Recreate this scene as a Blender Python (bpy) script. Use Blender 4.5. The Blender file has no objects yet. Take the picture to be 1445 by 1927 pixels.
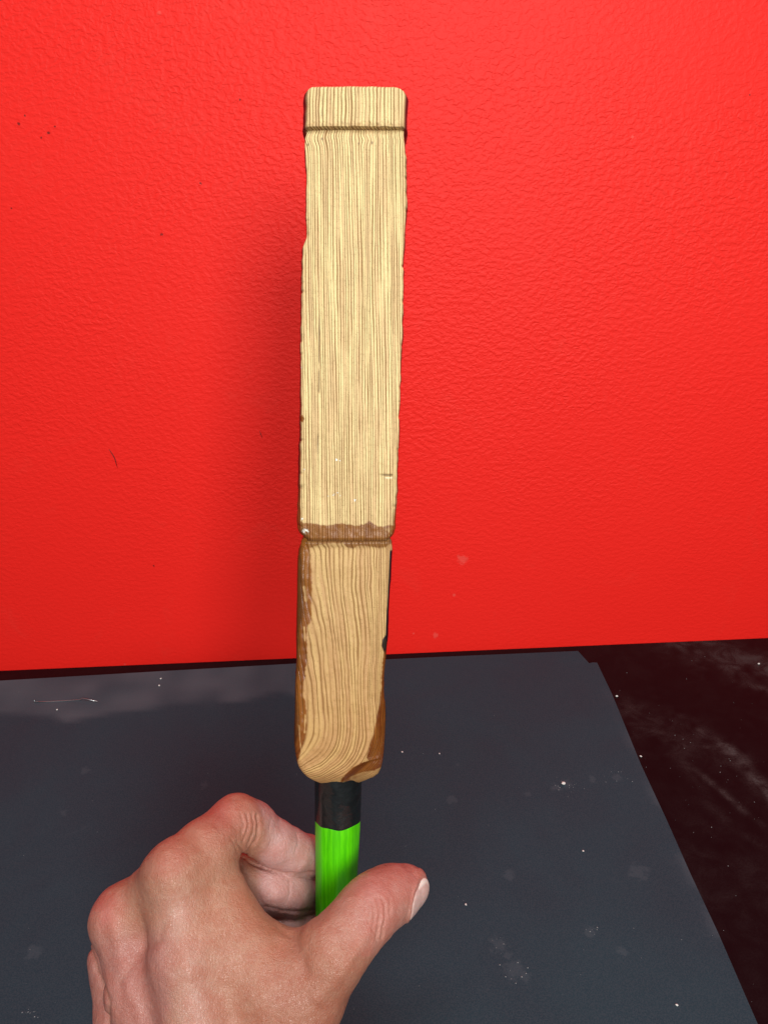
import bpy, math, random
import numpy as np
from mathutils import Vector, Matrix

# ------------------------------------------------------------------ camera
F = 1392.0                     # focal length in photo pixels (26 mm equivalent)
CX, CY = 722.5, 963.5
PITCH, ROLL = math.radians(23.8), math.radians(2.45)
WALL_Y, CAM_H = 0.50, 0.3455
fw = Vector((0, math.cos(PITCH), -math.sin(PITCH)))
up0 = Vector((0, math.sin(PITCH), math.cos(PITCH)))
rt0 = Vector((1, 0, 0))
rt = rt0*math.cos(ROLL) - up0*math.sin(ROLL)
up = up0*math.cos(ROLL) + rt0*math.sin(ROLL)
CAMLOC = Vector((0, 0, CAM_H))
scene = bpy.context.scene
cd = bpy.data.cameras.new('camera'); cam = bpy.data.objects.new('camera', cd)
scene.collection.objects.link(cam); scene.camera = cam
cam.matrix_world = Matrix(((rt.x, up.x, -fw.x, CAMLOC.x), (rt.y, up.y, -fw.y, CAMLOC.y),
                           (rt.z, up.z, -fw.z, CAMLOC.z), (0, 0, 0, 1)))
cd.sensor_fit = 'VERTICAL'; cd.sensor_height = 36; cd.lens = 26.0
cd.clip_start = 0.01; cd.clip_end = 50

# ------------------------------------------------------------------ light
w = bpy.data.worlds.new('World'); scene.world = w; w.use_nodes = True
bg = w.node_tree.nodes['Background']
bg.inputs[0].default_value = (0.86, 0.93, 1.0, 1); bg.inputs[1].default_value = 0.20

def area(name, loc, target, size, size_y, power, col):
    l = bpy.data.lights.new(name, 'AREA'); l.shape = 'RECTANGLE'; l.size = size; l.size_y = size_y
    l.energy = power; l.color = col
    o = bpy.data.objects.new(name, l); scene.collection.objects.link(o)
    o.location = loc
    o.rotation_euler = (Vector(target) - Vector(loc)).to_track_quat('-Z', 'Y').to_euler()
    return o
area('room_lamp', (0.17, -0.68, 0.64), (0.0, 0.45, 0.26), 0.40, 0.40, 13, (1.0, 0.97, 0.93))
area('ceiling_lamp', (0.05, -0.10, 1.80), (0.0, 0.35, 0.05), 1.0, 0.40, 14, (0.97, 0.98, 1.0))
vs = scene.view_settings
vs.view_transform = 'Standard'; vs.look = 'None'; vs.exposure = 0.0; vs.gamma = 1.0

# ------------------------------------------------------------------ helpers
rng = np.random.default_rng(7)
random.seed(7)
def link(name, verts, faces, mat, parent=None, smooth=True):
    me = bpy.data.meshes.new(name)
    me.from_pydata([tuple(map(float, v)) for v in verts] if not isinstance(verts, np.ndarray) else verts.tolist(), [],
                   faces if not isinstance(faces, np.ndarray) else faces.tolist())
    me.update()
    if smooth: me.polygons.foreach_set('use_smooth', [True]*len(me.polygons))
    if mat: me.materials.append(mat)
    o = bpy.data.objects.new(name, me); scene.collection.objects.link(o)
    if parent: o.parent = parent
    return o
def tag(o, **k):
    for a, b in k.items(): o[a] = b
def camdir(px, py): return rt*((px-CX)/F) - up*((py-CY)/F) + fw
def on_z(px, py, z=0.0):
    d = camdir(px, py); return CAMLOC + d*((z-CAM_H)/d.z)
def on_wall(px, py, y=WALL_Y):
    d = camdir(px, py); return CAMLOC + d*(y/d.y)
# camera-aligned metric frame: x right, y down, z forward
CAMF = Matrix(((rt.x, -up.x, fw.x, CAMLOC.x), (rt.y, -up.y, fw.y, CAMLOC.y),
               (rt.z, -up.z, fw.z, CAMLOC.z), (0, 0, 0, 1)))
def P(px, py, d): return np.array([(px-CX)/F*d, (py-CY)/F*d, d])

def vnoise(p, seed=0):
    """value noise, p (...,k<=3)"""
    p = np.asarray(p, float)
    i = np.floor(p).astype(np.int64); f = p - i; f = f*f*(3-2*f)
    k = p.shape[-1]; out = 0
    for c in range(2**k):
        h = np.full(p.shape[:-1], seed*1013+17, dtype=np.int64); wgt = 1.0
        for a in range(k):
            b = (c >> a) & 1
            h = (h*31 + (i[..., a]+b)*[73856093, 19349663, 83492791][a]) & 0x7fffffff
            wgt = wgt*(f[..., a] if b else 1-f[..., a])
        h = (h ^ (h >> 13)) * 1274126177 & 0x7fffffff
        h = (h ^ (h >> 16)) * 668265263 & 0x7fffffff
        out = out + wgt*((h >> 8) & 0xffff)/65535.0
    return out*2-1
def ss(a, b, x):
    t = np.clip((x-a)/(b-a), 0, 1); return t*t*(3-2*t)
def polydist(x, y, pts):
    pts = np.asarray(pts, float); best = np.full(np.shape(x), 1e9)
    for a, b in zip(pts[:-1], pts[1:]):
        d = b-a; t = np.clip(((x-a[0])*d[0]+(y-a[1])*d[1])/(d@d+1e-12), 0, 1)
        best = np.minimum(best, np.hypot(x-a[0]-t*d[0], y-a[1]-t*d[1]))
    return best
def set_attr(me, name, arr, kind='FLOAT'):
    a = me.attributes.new(name, 'FLOAT_COLOR' if kind == 'COL' else 'FLOAT', 'POINT')
    a.data.foreach_set('color' if kind == 'COL' else 'value', np.ascontiguousarray(arr, np.float32).ravel())

class NT:
    def __init__(s, name):
        s.m = bpy.data.materials.new(name); s.m.use_nodes = True
        s.t = s.m.node_tree; s.b = s.t.nodes['Principled BSDF']
    def n(s, typ, ins=None, **props):
        nd = s.t.nodes.new(typ)
        for k, v in props.items(): setattr(nd, k, v)
        for k, v in (ins or {}).items(): s.put(nd.inputs[k], v)
        return nd
    def put(s, sock, v):
        if isinstance(v, bpy.types.NodeSocket): s.t.links.new(v, sock)
        elif isinstance(v, bpy.types.Node): s.t.links.new(v.outputs[0], sock)
        else:
            if sock.type == 'RGBA' and len(v) == 3: v = (*v, 1)
            sock.default_value = v
    def math(s, op, a, b=0.0, clamp=False):
        nd = s.n('ShaderNodeMath', {0: a, 1: b}, operation=op); nd.use_clamp = clamp; return nd.outputs[0]
    def attr(s, name): return s.n('ShaderNodeAttribute', attribute_name=name)
    def noise(s, vec, scale, detail=2, rough=0.5, dist=0.0):
        return s.n('ShaderNodeTexNoise', {'Vector': vec, 'Scale': scale, 'Detail': detail, 'Roughness': rough, 'Distortion': dist}).outputs[0]
    def mapping(s, vec, scale=(1, 1, 1), loc=(0, 0, 0), rot=(0, 0, 0)):
        return s.n('ShaderNodeMapping', {'Vector': vec, 'Scale': scale, 'Location': loc, 'Rotation': rot}).outputs[0]
    def mix(s, f, a, b, mode='MIX'):
        nd = s.t.nodes.new('ShaderNodeMix'); nd.data_type = 'RGBA'; nd.blend_type = mode
        s.put(nd.inputs[0], f); s.put(nd.inputs[6], a); s.put(nd.inputs[7], b); return nd.outputs[2]
    def rng(s, v, a, b, c=0.0, d=1.0):
        return s.n('ShaderNodeMapRange', {0: v, 1: a, 2: b, 3: c, 4: d}, interpolation_type='SMOOTHSTEP').outputs[0]
    def bump(s, h, dist, strength=1.0, normal=None):
        ins = {'Height': h, 'Distance': dist, 'Strength': strength}
        if normal: ins['Normal'] = normal
        return s.n('ShaderNodeBump', ins).outputs[0]
    def spots(s, v, pts, nscale, namt):
        """mask of small irregular marks; pts: (x, y, z, radius)"""
        nz = s.math('MULTIPLY', s.math('SUBTRACT', s.noise(v, nscale, 3, 0.65), 0.5), namt)
        out = None
        for x, y, z, r in pts:
            d = s.n('ShaderNodeVectorMath', {0: v, 1: (x, y, z)}, operation='DISTANCE').outputs['Value']
            m = s.rng(s.math('ADD', s.math('DIVIDE', d, r), nz), 0.35, 1.0, 1.0, 0.0)
            out = m if out is None else s.math('MAXIMUM', out, m)
        return out
    def comb(s, x, y, z=0.0): return s.n('ShaderNodeCombineXYZ', {0: x, 1: y, 2: z}).outputs[0]
    def obj(s): return s.n('ShaderNodeTexCoord').outputs['Object']

# ------------------------------------------------------------------ materials
BT = 0.003                     # board thickness
def mat_wall():
    t = NT('red_wall_paint'); v = t.obj()
    big = t.noise(v, 3.0, 3)
    col = t.mix(big, (0.84, 0.013, 0.009), (0.90, 0.020, 0.012))
    W = lambda l: [(*on_wall(a, b_), r_) for a, b_, r_ in l]
    sc = t.spots(v, W([(1190, 257, .0010), (300, 24, .0014), (855, 1120, .0016), (870, 1052, .005), (235, 1250, .0010), (778, 1192, .0012), (820, 1195, .003)]), 260, 2.2)
    col = t.mix(t.math('MULTIPLY', sc, 0.10), col, (0.62, 0.45, 0.36))
    pk = t.spots(v, W([(47, 217, .0009), (36, 233, .0012), (104, 238, .0008), (92, 250, .0011), (78, 259, .0008), (452, 187, .0008), (305, 441, .0012), (1410, 178, .0006), (290, 1065, .0010), (378, 345, .0011), (22, 392, .0007)]), 700, 2.0)
    col = t.mix(t.math('MULTIPLY', pk, 0.8), col, (0.09, 0.008, 0.006))
    scr = t.rng(t.noise(v, 24, 5, 0.7, 0.8), 0.56, 0.72)
    col = t.mix(t.math('MULTIPLY', scr, 0.10), col, (0.70, 0.06, 0.04))
    t.put(t.b.inputs['Base Color'], col)
    st = t.mapping(v, (0.85, 1, 1.2))
    n1 = t.noise(st, 300, 2, 0.5, 0.30)
    n2 = t.noise(st, 620, 2, 0.5, 0.2)
    n3 = t.noise(t.mapping(v, (1, 1, 1)), 55, 2)
    patch = t.rng(t.noise(v, 9, 2), 0.3, 0.7, 0.55, 1.0)
    low = t.attr('smooth_low').outputs['Fac']
    h = t.math('ADD', t.math('MULTIPLY', t.rng(n1, 0.35, 0.68), 1.0), t.math('MULTIPLY', n2, 0.35))
    h = t.math('ADD', h, t.math('MULTIPLY', n3, 0.5))
    amp = t.math('MULTIPLY', patch, t.math('SUBTRACT', 1.0, t.math('MULTIPLY', low, 0.62)))
    t.put(t.b.inputs['Normal'], t.bump(t.math('MULTIPLY', h, amp), 0.00023))
    t.put(t.b.inputs['Roughness'], 0.55)
    t.put(t.b.inputs['Specular IOR Level'], 0.24)
    return t.m
def mat_table():
    t = NT('black_table_gloss'); v = t.obj()
    d = t.attr('dust').outputs['Fac']
    fine = t.noise(v, 900, 3, 0.7)
    blot = t.noise(v, 60, 4, 0.65, 1.0)
    a = t.math('MULTIPLY', d, t.math('MULTIPLY', t.rng(fine, 0.3, 0.7, 0.35, 1.0), t.rng(blot, 0.35, 0.65, 0.25, 1.0)))
    t.put(t.b.inputs['Base Color'], t.mix(t.math('MULTIPLY', a, 0.30, True), (0.0028, 0.0026, 0.0036), (0.15, 0.135, 0.13)))
    t.put(t.b.inputs['Roughness'], t.math('ADD', 0.13, t.math('MULTIPLY', a, 0.5, True)))
    t.put(t.b.inputs['Specular IOR Level'], 0.12)
    return t.m
def mat_board():
    t = NT('charcoal_board'); v = t.obj()
    cloud = t.noise(v, 14, 4, 0.6, 0.5)
    col = t.mix(cloud, (0.0080, 0.0265, 0.037), (0.014, 0.039, 0.052))
    shw = t.attr('sheen_wear').outputs['Fac']
    col = t.mix(t.math('MULTIPLY', shw, 0.75, True), col, (0.085, 0.105, 0.12))  # back-left sheen painted into the colour, plus real edge wear
    smu = t.rng(t.noise(v, 45, 5, 0.7, 1.5), 0.66, 0.80)
    col = t.mix(t.math('MULTIPLY', smu, 0.16), col, (0.11, 0.125, 0.14))
    bl = t.spots(v, [(*on_z(a, b_, BT), r_) for a, b_, r_ in [(1065, 1475, .0045), (1045, 1482, .004), (995, 1495, .0028), (1160, 1463, .004), (1115, 1466, .0035), (938, 1778, .0055), (968, 1825, .0065), (985, 1835, .004), (955, 1800, .003), (958, 1648, .004), (862, 1440, .002), (1110, 1752, .004), (1170, 1790, .003), (1200, 1640, .007), (120, 1530, .003), (65, 1790, .005), (160, 1450, .004), (385, 1477, .004), (850, 1505, .004)]], 300, 2.6)
    col = t.mix(t.math('MULTIPLY', bl, 0.13), col, (0.11, 0.135, 0.15))
    fine = t.noise(v, 1600, 2)
    col = t.mix(t.rng(fine, 0.35, 0.65, 0.0, 0.16), col, (0.09, 0.10, 0.11))
    t.put(t.b.inputs['Base Color'], col)
    t.put(t.b.inputs['Roughness'], t.rng(cloud, 0.3, 0.7, 0.46, 0.60))
    t.put(t.b.inputs['Specular IOR Level'], 0.18)
    t.put(t.b.inputs['Normal'], t.bump(t.math('ADD', t.noise(v, 700, 2), t.math('MULTIPLY', t.noise(v, 30, 2), 3.0)), 0.00012, 0.6))
    return t.m
def mat_wood():
    t = NT('weathered_wood')
    g = t.attr('grain').outputs['Fac']; v = t.attr('along').outputs['Fac']
    xy = t.attr('across').outputs['Fac']
    spacing = t.attr('spacing').outputs['Fac']
    nz = t.noise(t.comb(t.math('MULTIPLY', g, 0.42), t.math('MULTIPLY', v, 0.006)), 1.0, 2)
    wob = t.noise(t.comb(t.math('MULTIPLY', g, 0.7), t.math('MULTIPLY', v, 0.07), 3.0), 1.0, 2, 0.5)
    ph = t.math('ADD', t.math('DIVIDE', g, spacing), t.math('ADD', t.math('MULTIPLY', nz, 1.7), t.math('MULTIPLY', wob, 0.26)))
    sn = t.math('ADD', 0.5, t.math('MULTIPLY', t.math('SINE', t.math('MULTIPLY', ph, 6.2832)), 0.5))
    line = t.math('POWER', sn, t.rng(t.noise(t.comb(t.math('MULTIPLY', g, 0.8), t.math('MULTIPLY', v, 0.012), 19.0), 1.0, 1), 0.35, 0.65, 7.0, 2.6))
    cm = t.rng(t.noise(t.comb(t.math('MULTIPLY', g, 0.9), t.math('MULTIPLY', v, 0.035), 9.0), 1.0, 3, 0.6), 0.36, 0.56, 0.40, 1.12)
    line = t.math('MULTIPLY', line, cm)
    band = t.noise(t.comb(t.math('MULTIPLY', g, 0.55), t.math('MULTIPLY', v, 0.022), 5.0), 1.0, 3, 0.6)
    fib = t.noise(t.comb(t.math('MULTIPLY', g, 5.0), t.math('MULTIPLY', v, 0.5), 2.0), 1.0, 3, 0.7)
    pore = t.rng(t.noise(t.comb(t.math('MULTIPLY', g, 7.0), t.math('MULTIPLY', v, 1.3), 7.0), 1.0, 2), 0.62, 0.74)
    base = t.mix(t.rng(band, 0.42, 0.60), (0.77, 0.615, 0.29), (0.66, 0.47, 0.225))
    warm = t.attr('warm').outputs['Fac']
    base = t.mix(warm, base, t.mix(1.0, base, (0.62, 0.455, 0.33), 'MULTIPLY'))
    base = t.mix(t.rng(fib, 0.3, 0.7, 0.0, 0.22), base, (0.46, 0.28, 0.14))
    base = t.mix(t.math('MULTIPLY', line, 0.92, True), base, (0.255, 0.122, 0.034))
    base = t.mix(t.math('MULTIPLY', pore, 0.30), base, (0.30, 0.16, 0.08))
    # varnish: lets the grain show
    st = t.attr('stain').outputs['Fac']
    stc = t.mix(1.0, base, (0.42, 0.17, 0.05), 'MULTIPLY')
    stc = t.mix(0.40, stc, t.mix(t.rng(t.noise(t.comb(g, t.math('MULTIPLY', v, 0.1)), 0.25, 3), 0.35, 0.65), (0.06, 0.016, 0.004), (0.27, 0.125, 0.022)))
    base = t.mix(st, base, stc)
    pa = t.attr('paint')
    base = t.mix(pa.outputs['Alpha'], base, pa.outputs['Color'])
    t.put(t.b.inputs['Base Color'], base)
    gl = t.math('MAXIMUM', st, pa.outputs['Alpha'])
    t.put(t.b.inputs['Roughness'], t.rng(gl, 0, 1, 0.62, 0.34))
    t.put(t.b.inputs['Specular IOR Level'], 0.35)
    hgt = t.math('SUBTRACT', t.math('MULTIPLY', fib, 0.25), t.math('MULTIPLY', line, 1.0))
    hgt = t.math('SUBTRACT', hgt, t.math('MULTIPLY', pore, 0.5))
    hgt = t.math('MULTIPLY', hgt, t.math('SUBTRACT', 1.0, t.math('MULTIPLY', pa.outputs['Alpha'], 0.9)))
    t.put(t.b.inputs['Normal'], t.bump(hgt, 0.00018))
    return t.m
def mat_green():
    t = NT('green_paint'); v = t.obj()
    s = t.mapping(v, (1, 1, 0.06))
    n = t.noise(s, 900, 4, 0.7); m = t.noise(s, 260, 2)
    c = t.mix(t.rng(n, 0.3, 0.7), (0.045, 0.40, 0.001), (0.095, 0.60, 0.002))
    c = t.mix(t.rng(m, 0.5, 0.75, 0, 0.5), c, (0.05, 0.42, 0.002))
    t.put(t.b.inputs['Base Color'], c); t.put(t.b.inputs['Roughness'], 0.30)
    t.put(t.b.inputs['Normal'], t.bump(n, 0.00014))
    return t.m
def mat_black():
    t = NT('black_lacquer'); v = t.obj()
    n = t.noise(v, 350, 3, 0.6)
    t.put(t.b.inputs['Base Color'], t.mix(n, (0.004, 0.005, 0.006), (0.012, 0.014, 0.014)))
    t.put(t.b.inputs['Roughness'], 0.22); t.put(t.b.inputs['Normal'], t.bump(t.noise(v, 160, 3), 0.0006))
    return t.m
def mat_skin():
    t = NT('skin'); v = t.obj()
    c = t.attr('tone').outputs['Color']
    mot = t.noise(v, 170, 4, 0.65)
    c = t.mix(t.rng(mot, 0.35, 0.65, 0.0, 0.60), c, t.mix(1.0, c, (0.90, 0.66, 0.60), 'MULTIPLY'))
    mo2 = t.noise(v, 60, 3, 0.6)
    c = t.mix(t.rng(mo2, 0.5, 0.75, 0.0, 0.25), c, t.mix(1.0, c, (1.12, 1.05, 0.9), 'MULTIPLY'))
    vor = t.n('ShaderNodeTexVoronoi', {'Vector': v, 'Scale': 1700.0}, feature='DISTANCE_TO_EDGE').outputs[0]
    vor2 = t.n('ShaderNodeTexVoronoi', {'Vector': t.mapping(v, (1.0, 0.45, 1.0)), 'Scale': 800.0}, feature='DISTANCE_TO_EDGE').outputs[0]
    c = t.mix(t.rng(vor2, 0.0, 0.10, 0.16, 0.0), c, t.mix(1.0, c, (0.78, 0.6, 0.52), 'MULTIPLY'))
    t.put(t.b.inputs['Base Color'], c)
    wr = t.attr('wrinkle').outputs['Fac']
    h = t.math('ADD', t.math('MULTIPLY', t.rng(vor, 0.0, 0.22), 0.4), t.math('MULTIPLY', t.rng(vor2, 0.0, 0.2), 0.32))
    h = t.math('ADD', h, t.math('MULTIPLY', t.noise(v, 520, 4, 0.7), 1.7))
    nb = t.bump(h, 0.00017, 1.0)
    t.put(t.b.inputs['Normal'], nb)
    t.put(t.b.inputs['Roughness'], t.rng(t.noise(v, 420, 2), 0.3, 0.7, 0.27, 0.46))
    t.put(t.b.inputs['Specular IOR Level'], 0.5)
    t.put(t.b.inputs['Subsurface Weight'], 0.22)
    t.put(t.b.inputs['Subsurface Radius'], (1.0, 0.35, 0.2))
    t.put(t.b.inputs['Subsurface Scale'], 0.0022)
    return t.m
def mat_simple(name, col, rough, **k):
    t = NT(name); v = t.obj()
    n = t.noise(v, k.get('scale', 400), 3)
    t.put(t.b.inputs['Base Color'], t.mix(n, tuple(c*0.85 for c in col), tuple(min(1, c*1.12) for c in col)))
    t.put(t.b.inputs['Roughness'], rough)
    if k.get('metal'): t.put(t.b.inputs['Metallic'], 1.0)
    if k.get('bump'): t.put(t.b.inputs['Normal'], t.bump(n, k['bump']))
    return t.m

# ------------------------------------------------------------------ setting: wall and table
def grid(name, x0, x1, nx, y0, y1, ny, fn, mat):
    xs = np.linspace(x0, x1, nx); ys = np.linspace(y0, y1, ny)
    X, Y = np.meshgrid(xs, ys); V = fn(X.ravel(), Y.ravel())
    i = np.arange((nx-1)*(ny-1)); r = i//(nx-1); c = i % (nx-1); a = r*nx+c
    Fc = np.stack([a, a+1, a+nx+1, a+nx], 1)
    return link(name, V, Fc, mat)
wall = grid('wall', -1.6, 1.6, 60, -0.05, 2.0, 90, lambda x, z: np.stack([x, np.full_like(x, WALL_Y), z], 1), mat_wall())
wz = np.array([v.co.z for v in wall.data.vertices])
set_attr(wall.data, 'smooth_low', 1-ss(0.02, 0.20, wz))
wall['kind'] = 'structure'

# black table slab: fine sheet where the dust marks are, real thickness
tx0, tx1, ty0, ty1 = -0.9, 0.9, -0.45, WALL_Y-0.001
xs = np.concatenate([np.linspace(tx0, 0.10, 12), np.linspace(0.1015, 0.36, 173), np.linspace(0.37, tx1, 10)])
ys = np.concatenate([np.linspace(ty0, 0.14, 10), np.linspace(0.1415, ty1, 240)])
X, Y = np.meshgrid(xs, ys); nx, ny = len(xs), len(ys)
V = np.stack([X.ravel(), Y.ravel(), np.zeros(nx*ny)], 1)
i = np.arange((nx-1)*(ny-1)); r = i//(nx-1); c = i % (nx-1); a = r*nx+c
Fc = np.stack([a, a+1, a+nx+1, a+nx], 1).tolist()
b = len(V)
V = np.vstack([V, [[tx0, ty0, -.03], [tx1, ty0, -.03], [tx1, ty1, -.03], [tx0, ty1, -.03]]])
bot = [nx*0+k for k in range(nx)]; Fc.append([b, b+1]+bot[::-1])
Fc.append([b+1, b+2]+[k*nx+nx-1 for k in range(ny)][::-1])
Fc.append([b+2, b+3]+[(ny-1)*nx+k for k in range(nx)])
Fc.append([b+3, b]+[k*nx for k in range(ny)]); Fc.append([b, b+3, b+2, b+1])
table = link('table', V, Fc, mat_table(), smooth=False)
def wpts(l, z=0.0): return [(on_z(x, y, z).x, on_z(x, y, z).y) for x, y in l]
x, y = V[:, 0], V[:, 1]
n = vnoise(np.stack([x, y], 1)*70, 3)*0.5 + vnoise(np.stack([x, y], 1)*190, 4)*0.5
dust = 0.05 + 0.05*n
def streak(l, wd, amp, rag=0.5):
    global dust
    d = polydist(x, y, wpts(l)); dust = dust + amp*np.exp(-(d/wd)**2)*np.clip(1+rag*2*n, 0, 2.5)
streak([(1322, 1378), (1361, 1405), (1392, 1424), (1443, 1490), (1500, 1560)], 0.0045, 0.75, .8)
streak([(1270, 1345), (1330, 1395), (1420, 1470)], 0.010, 0.22, .8)
streak([(1311, 1451), (1353, 1486), (1392, 1521), (1443, 1560)], 0.0022, 0.5, .8)
streak([(1290, 1440), (1345, 1528), (1445, 1600), (1520, 1640)], 0.004, 0.22)
streak([(1180, 1330), (1210, 1370), (1270, 1400)], 0.012, 0.3, .9)
streak([(1290, 1210), (1370, 1240), (1445, 1260), (1540, 1270)], 0.018, 0.75, .6)
streak([(1330, 1640), (1440, 1680)], 0.03, 0.14)
streak([(1395, 1285), (1445, 1300)], 0.004, 0.6)
set_attr(table.data, 'dust', np.clip(dust, 0, 1.5))
tag(table, label='glossy black table top with dusty wipe marks under the grey board', category='table')

# charcoal board with a chipped back corner
outl = [(-160, 1289), (0, 1281), (270, 1265), (550, 1249), (830, 1236), (1087, 1225), (1097, 1236), (1108, 1248),
        (1115, 1246.5), (1123, 1247), (1152, 1308), (1206, 1440), (1253, 1541), (1299, 1645), (1350, 1754), (1425, 1927), (1510, 2120)]
pts = [on_z(px, py, BT) for px, py in outl]
pts = [(p.x, p.y) for p in pts]
e = pts[-1]; pts += [(e[0]+0.012, -0.12), (-0.42, -0.12), (-0.42, pts[0][1])]
PX = np.array([p[0] for p in pts]); PY = np.array([p[1] for p in pts])
# sheet of rows between the left and right outline, so that painted sheen and wear can be stored on it
ys = np.concatenate([np.linspace(-0.12, 0.16, 20), np.linspace(0.162, 0.46, 210)])
import bmesh
bm = bmesh.new()
loop = [bm.verts.new((p[0], p[1], BT)) for p in pts]; f = bm.faces.new(loop)
for k in range(1, 70):
    yy = 0.13 + k*0.005
    g_ = bm.verts[:]+bm.edges[:]+bm.faces[:]
    bmesh.ops.bisect_plane(bm, geom=g_, plane_co=(0, yy, 0), plane_no=(0, 1, 0))
for k in range(0, 100):
    xx = -0.30 + k*0.006
    g_ = bm.verts[:]+bm.edges[:]+bm.faces[:]
    bmesh.ops.bisect_plane(bm, geom=g_, plane_co=(xx, 0, 0), plane_no=(1, 0, 0))
top = bm.faces[:]
ex = bmesh.ops.extrude_face_region(bm, geom=top)
vs_new = [q for q in ex['geom'] if isinstance(q, bmesh.types.BMVert)]
for q in vs_new: q.co.z = 0.0006
bmesh.ops.recalc_face_normals(bm, faces=bm.faces[:])
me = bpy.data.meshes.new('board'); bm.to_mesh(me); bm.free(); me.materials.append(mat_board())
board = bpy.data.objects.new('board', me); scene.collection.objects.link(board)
bv = np.array([q.co[:] for q in me.vertices])
# glancing sheen painted as lighter colour along the back edge and the worn right edge, on the board's own coordinates
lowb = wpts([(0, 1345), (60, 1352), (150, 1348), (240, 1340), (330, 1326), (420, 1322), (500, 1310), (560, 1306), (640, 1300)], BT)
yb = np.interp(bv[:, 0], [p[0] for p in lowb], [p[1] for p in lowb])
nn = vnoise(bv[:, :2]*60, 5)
shw = ss(-0.004, 0.004, bv[:, 1]-yb+nn*0.006)*(1-ss(lowb[-3][0], lowb[-1][0]+0.01, bv[:, 0]))*(0.55+0.3*nn)
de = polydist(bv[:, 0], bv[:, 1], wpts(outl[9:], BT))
shw = shw + np.exp(-(de/0.0035)**2)*0.35*ss(-0.3, 0.5, nn)
set_attr(me, 'sheen_wear', np.clip(shw, 0, 1))
tag(board, label='dark charcoal board lying flat on the black table, one back corner chipped', category='board')

# ------------------------------------------------------------------ crumbs, staple, hair
crumb_mat = mat_simple('pale_crumb', (0.62, 0.62, 0.58), 0.6)
def blob(name, loc, size, mat, flat=0.6):
    bm = bmesh.new(); bmesh.ops.create_icosphere(bm, subdivisions=1, radius=1)
    for q in bm.verts:
        k = 1+random.uniform(-.3, .3); q.co = Vector((q.co.x*k*size, q.co.y*k*size*random.uniform(.7, 1), q.co.z*k*size*flat))
    me = bpy.data.meshes.new(name); bm.to_mesh(me); bm.free(); me.materials.append(mat)
    o = bpy.data.objects.new(name, me); scene.collection.objects.link(o); o.location = loc
    o.rotation_euler = (0, 0, random.uniform(0, 6)); return o
crumbs = [(303, 1278, 0.0011, 'upper of two white crumbs on the board near its back edge', BT),
          (300, 1291, 0.0013, 'lower and longer of two white crumbs on the board near its back edge', BT),
          (108, 1336, 0.0009, 'small white crumb on the board just below the bent wire', BT),
          (1060, 1476, 0.0020, 'largest pale crumb in the smudge right of the wooden block', BT),
          (757, 1416, 0.0009, 'tiny crumb on the board just right of the wooden block', BT),
          (827, 1419, 0.0009, 'tiny crumb on the board second right of the wooden block', BT),
          (876, 1703, 0.0010, 'bright white crumb on the board right of the thumb', BT),
          (1097, 1602, 0.0009, 'tiny pale crumb on the board toward its right edge', BT),
          (1160, 1311, 0.0014, 'pale crumb on the black table beside the board edge', 0),
          (1427, 1250, 0.0013, 'round white crumb on the black table near the far wall', 0),
          (1205, 1424, 0.0012, 'pale crumb at the right edge of the board', 0),
          (1273, 1892, 0.0009, 'white crumb on the board at its near right corner', BT)]
for px, py, s, lab, z in crumbs:
    p = on_z(px, py, z); s *= 0.72
    o = blob('crumb', (p.x, p.y, p.z+s*0.5), s, crumb_mat)
    tag(o, label=lab, category='crumb', group='pale crumbs on the board and table')
# fine dust nobody could count
dv, df = [], []
def speck(px, py, s, z):
    p = on_z(px, py, z); k = len(dv); a0 = random.uniform(0, 6)
    for j in range(4):
        an = a0+j*math.pi/2; q = s*random.uniform(.5, 1.1)
        dv.append((p.x+math.cos(an)*q, p.y+math.sin(an)*q, z+0.00005))
    dv.append((p.x, p.y, z+s*0.8)); 
    for j in range(4): df.append((k+j, k+(j+1) % 4, k+4))
def in_board(px, py):
    xe = np.interp(py, [q[1] for q in outl[9:]], [q[0] for q in outl[9:]]); return px < xe-6
for _ in range(80):
    px, py = random.uniform(0, 1445), random.uniform(1300, 1925)
    speck(px, py, random.choice([.00015, .0002, .0002, .0003]), BT if in_board(px, py) else 0)
for _ in range(75):
    px, py = random.uniform(1150, 1445), random.gauss(1400, 130)
    if py > 1230 and not in_board(px-10, py): speck(px, py, random.choice([.00015, .0002, .0003, .0004]), 0)
for cx, cy, sg, nn_ in [(1062, 1478, 12, 14), (1160, 1462, 14, 9), (700+2, 1400, 6, 0), (940, 1780, 14, 8), (970, 1830, 16, 9), (1110, 1752, 10, 6), (60, 1905, 10, 9)]:
    for _ in range(nn_): speck(random.gauss(cx, sg), random.gauss(cy, sg*.7), random.choice([.0002, .0003, .00045]), BT)
dustob = link('dust', dv, df, mat_simple('dust_speck', (0.19, 0.20, 0.20), 0.8), smooth=False)
tag(dustob, kind='stuff', label='fine pale dust specks scattered over board and table', category='dust')

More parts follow.
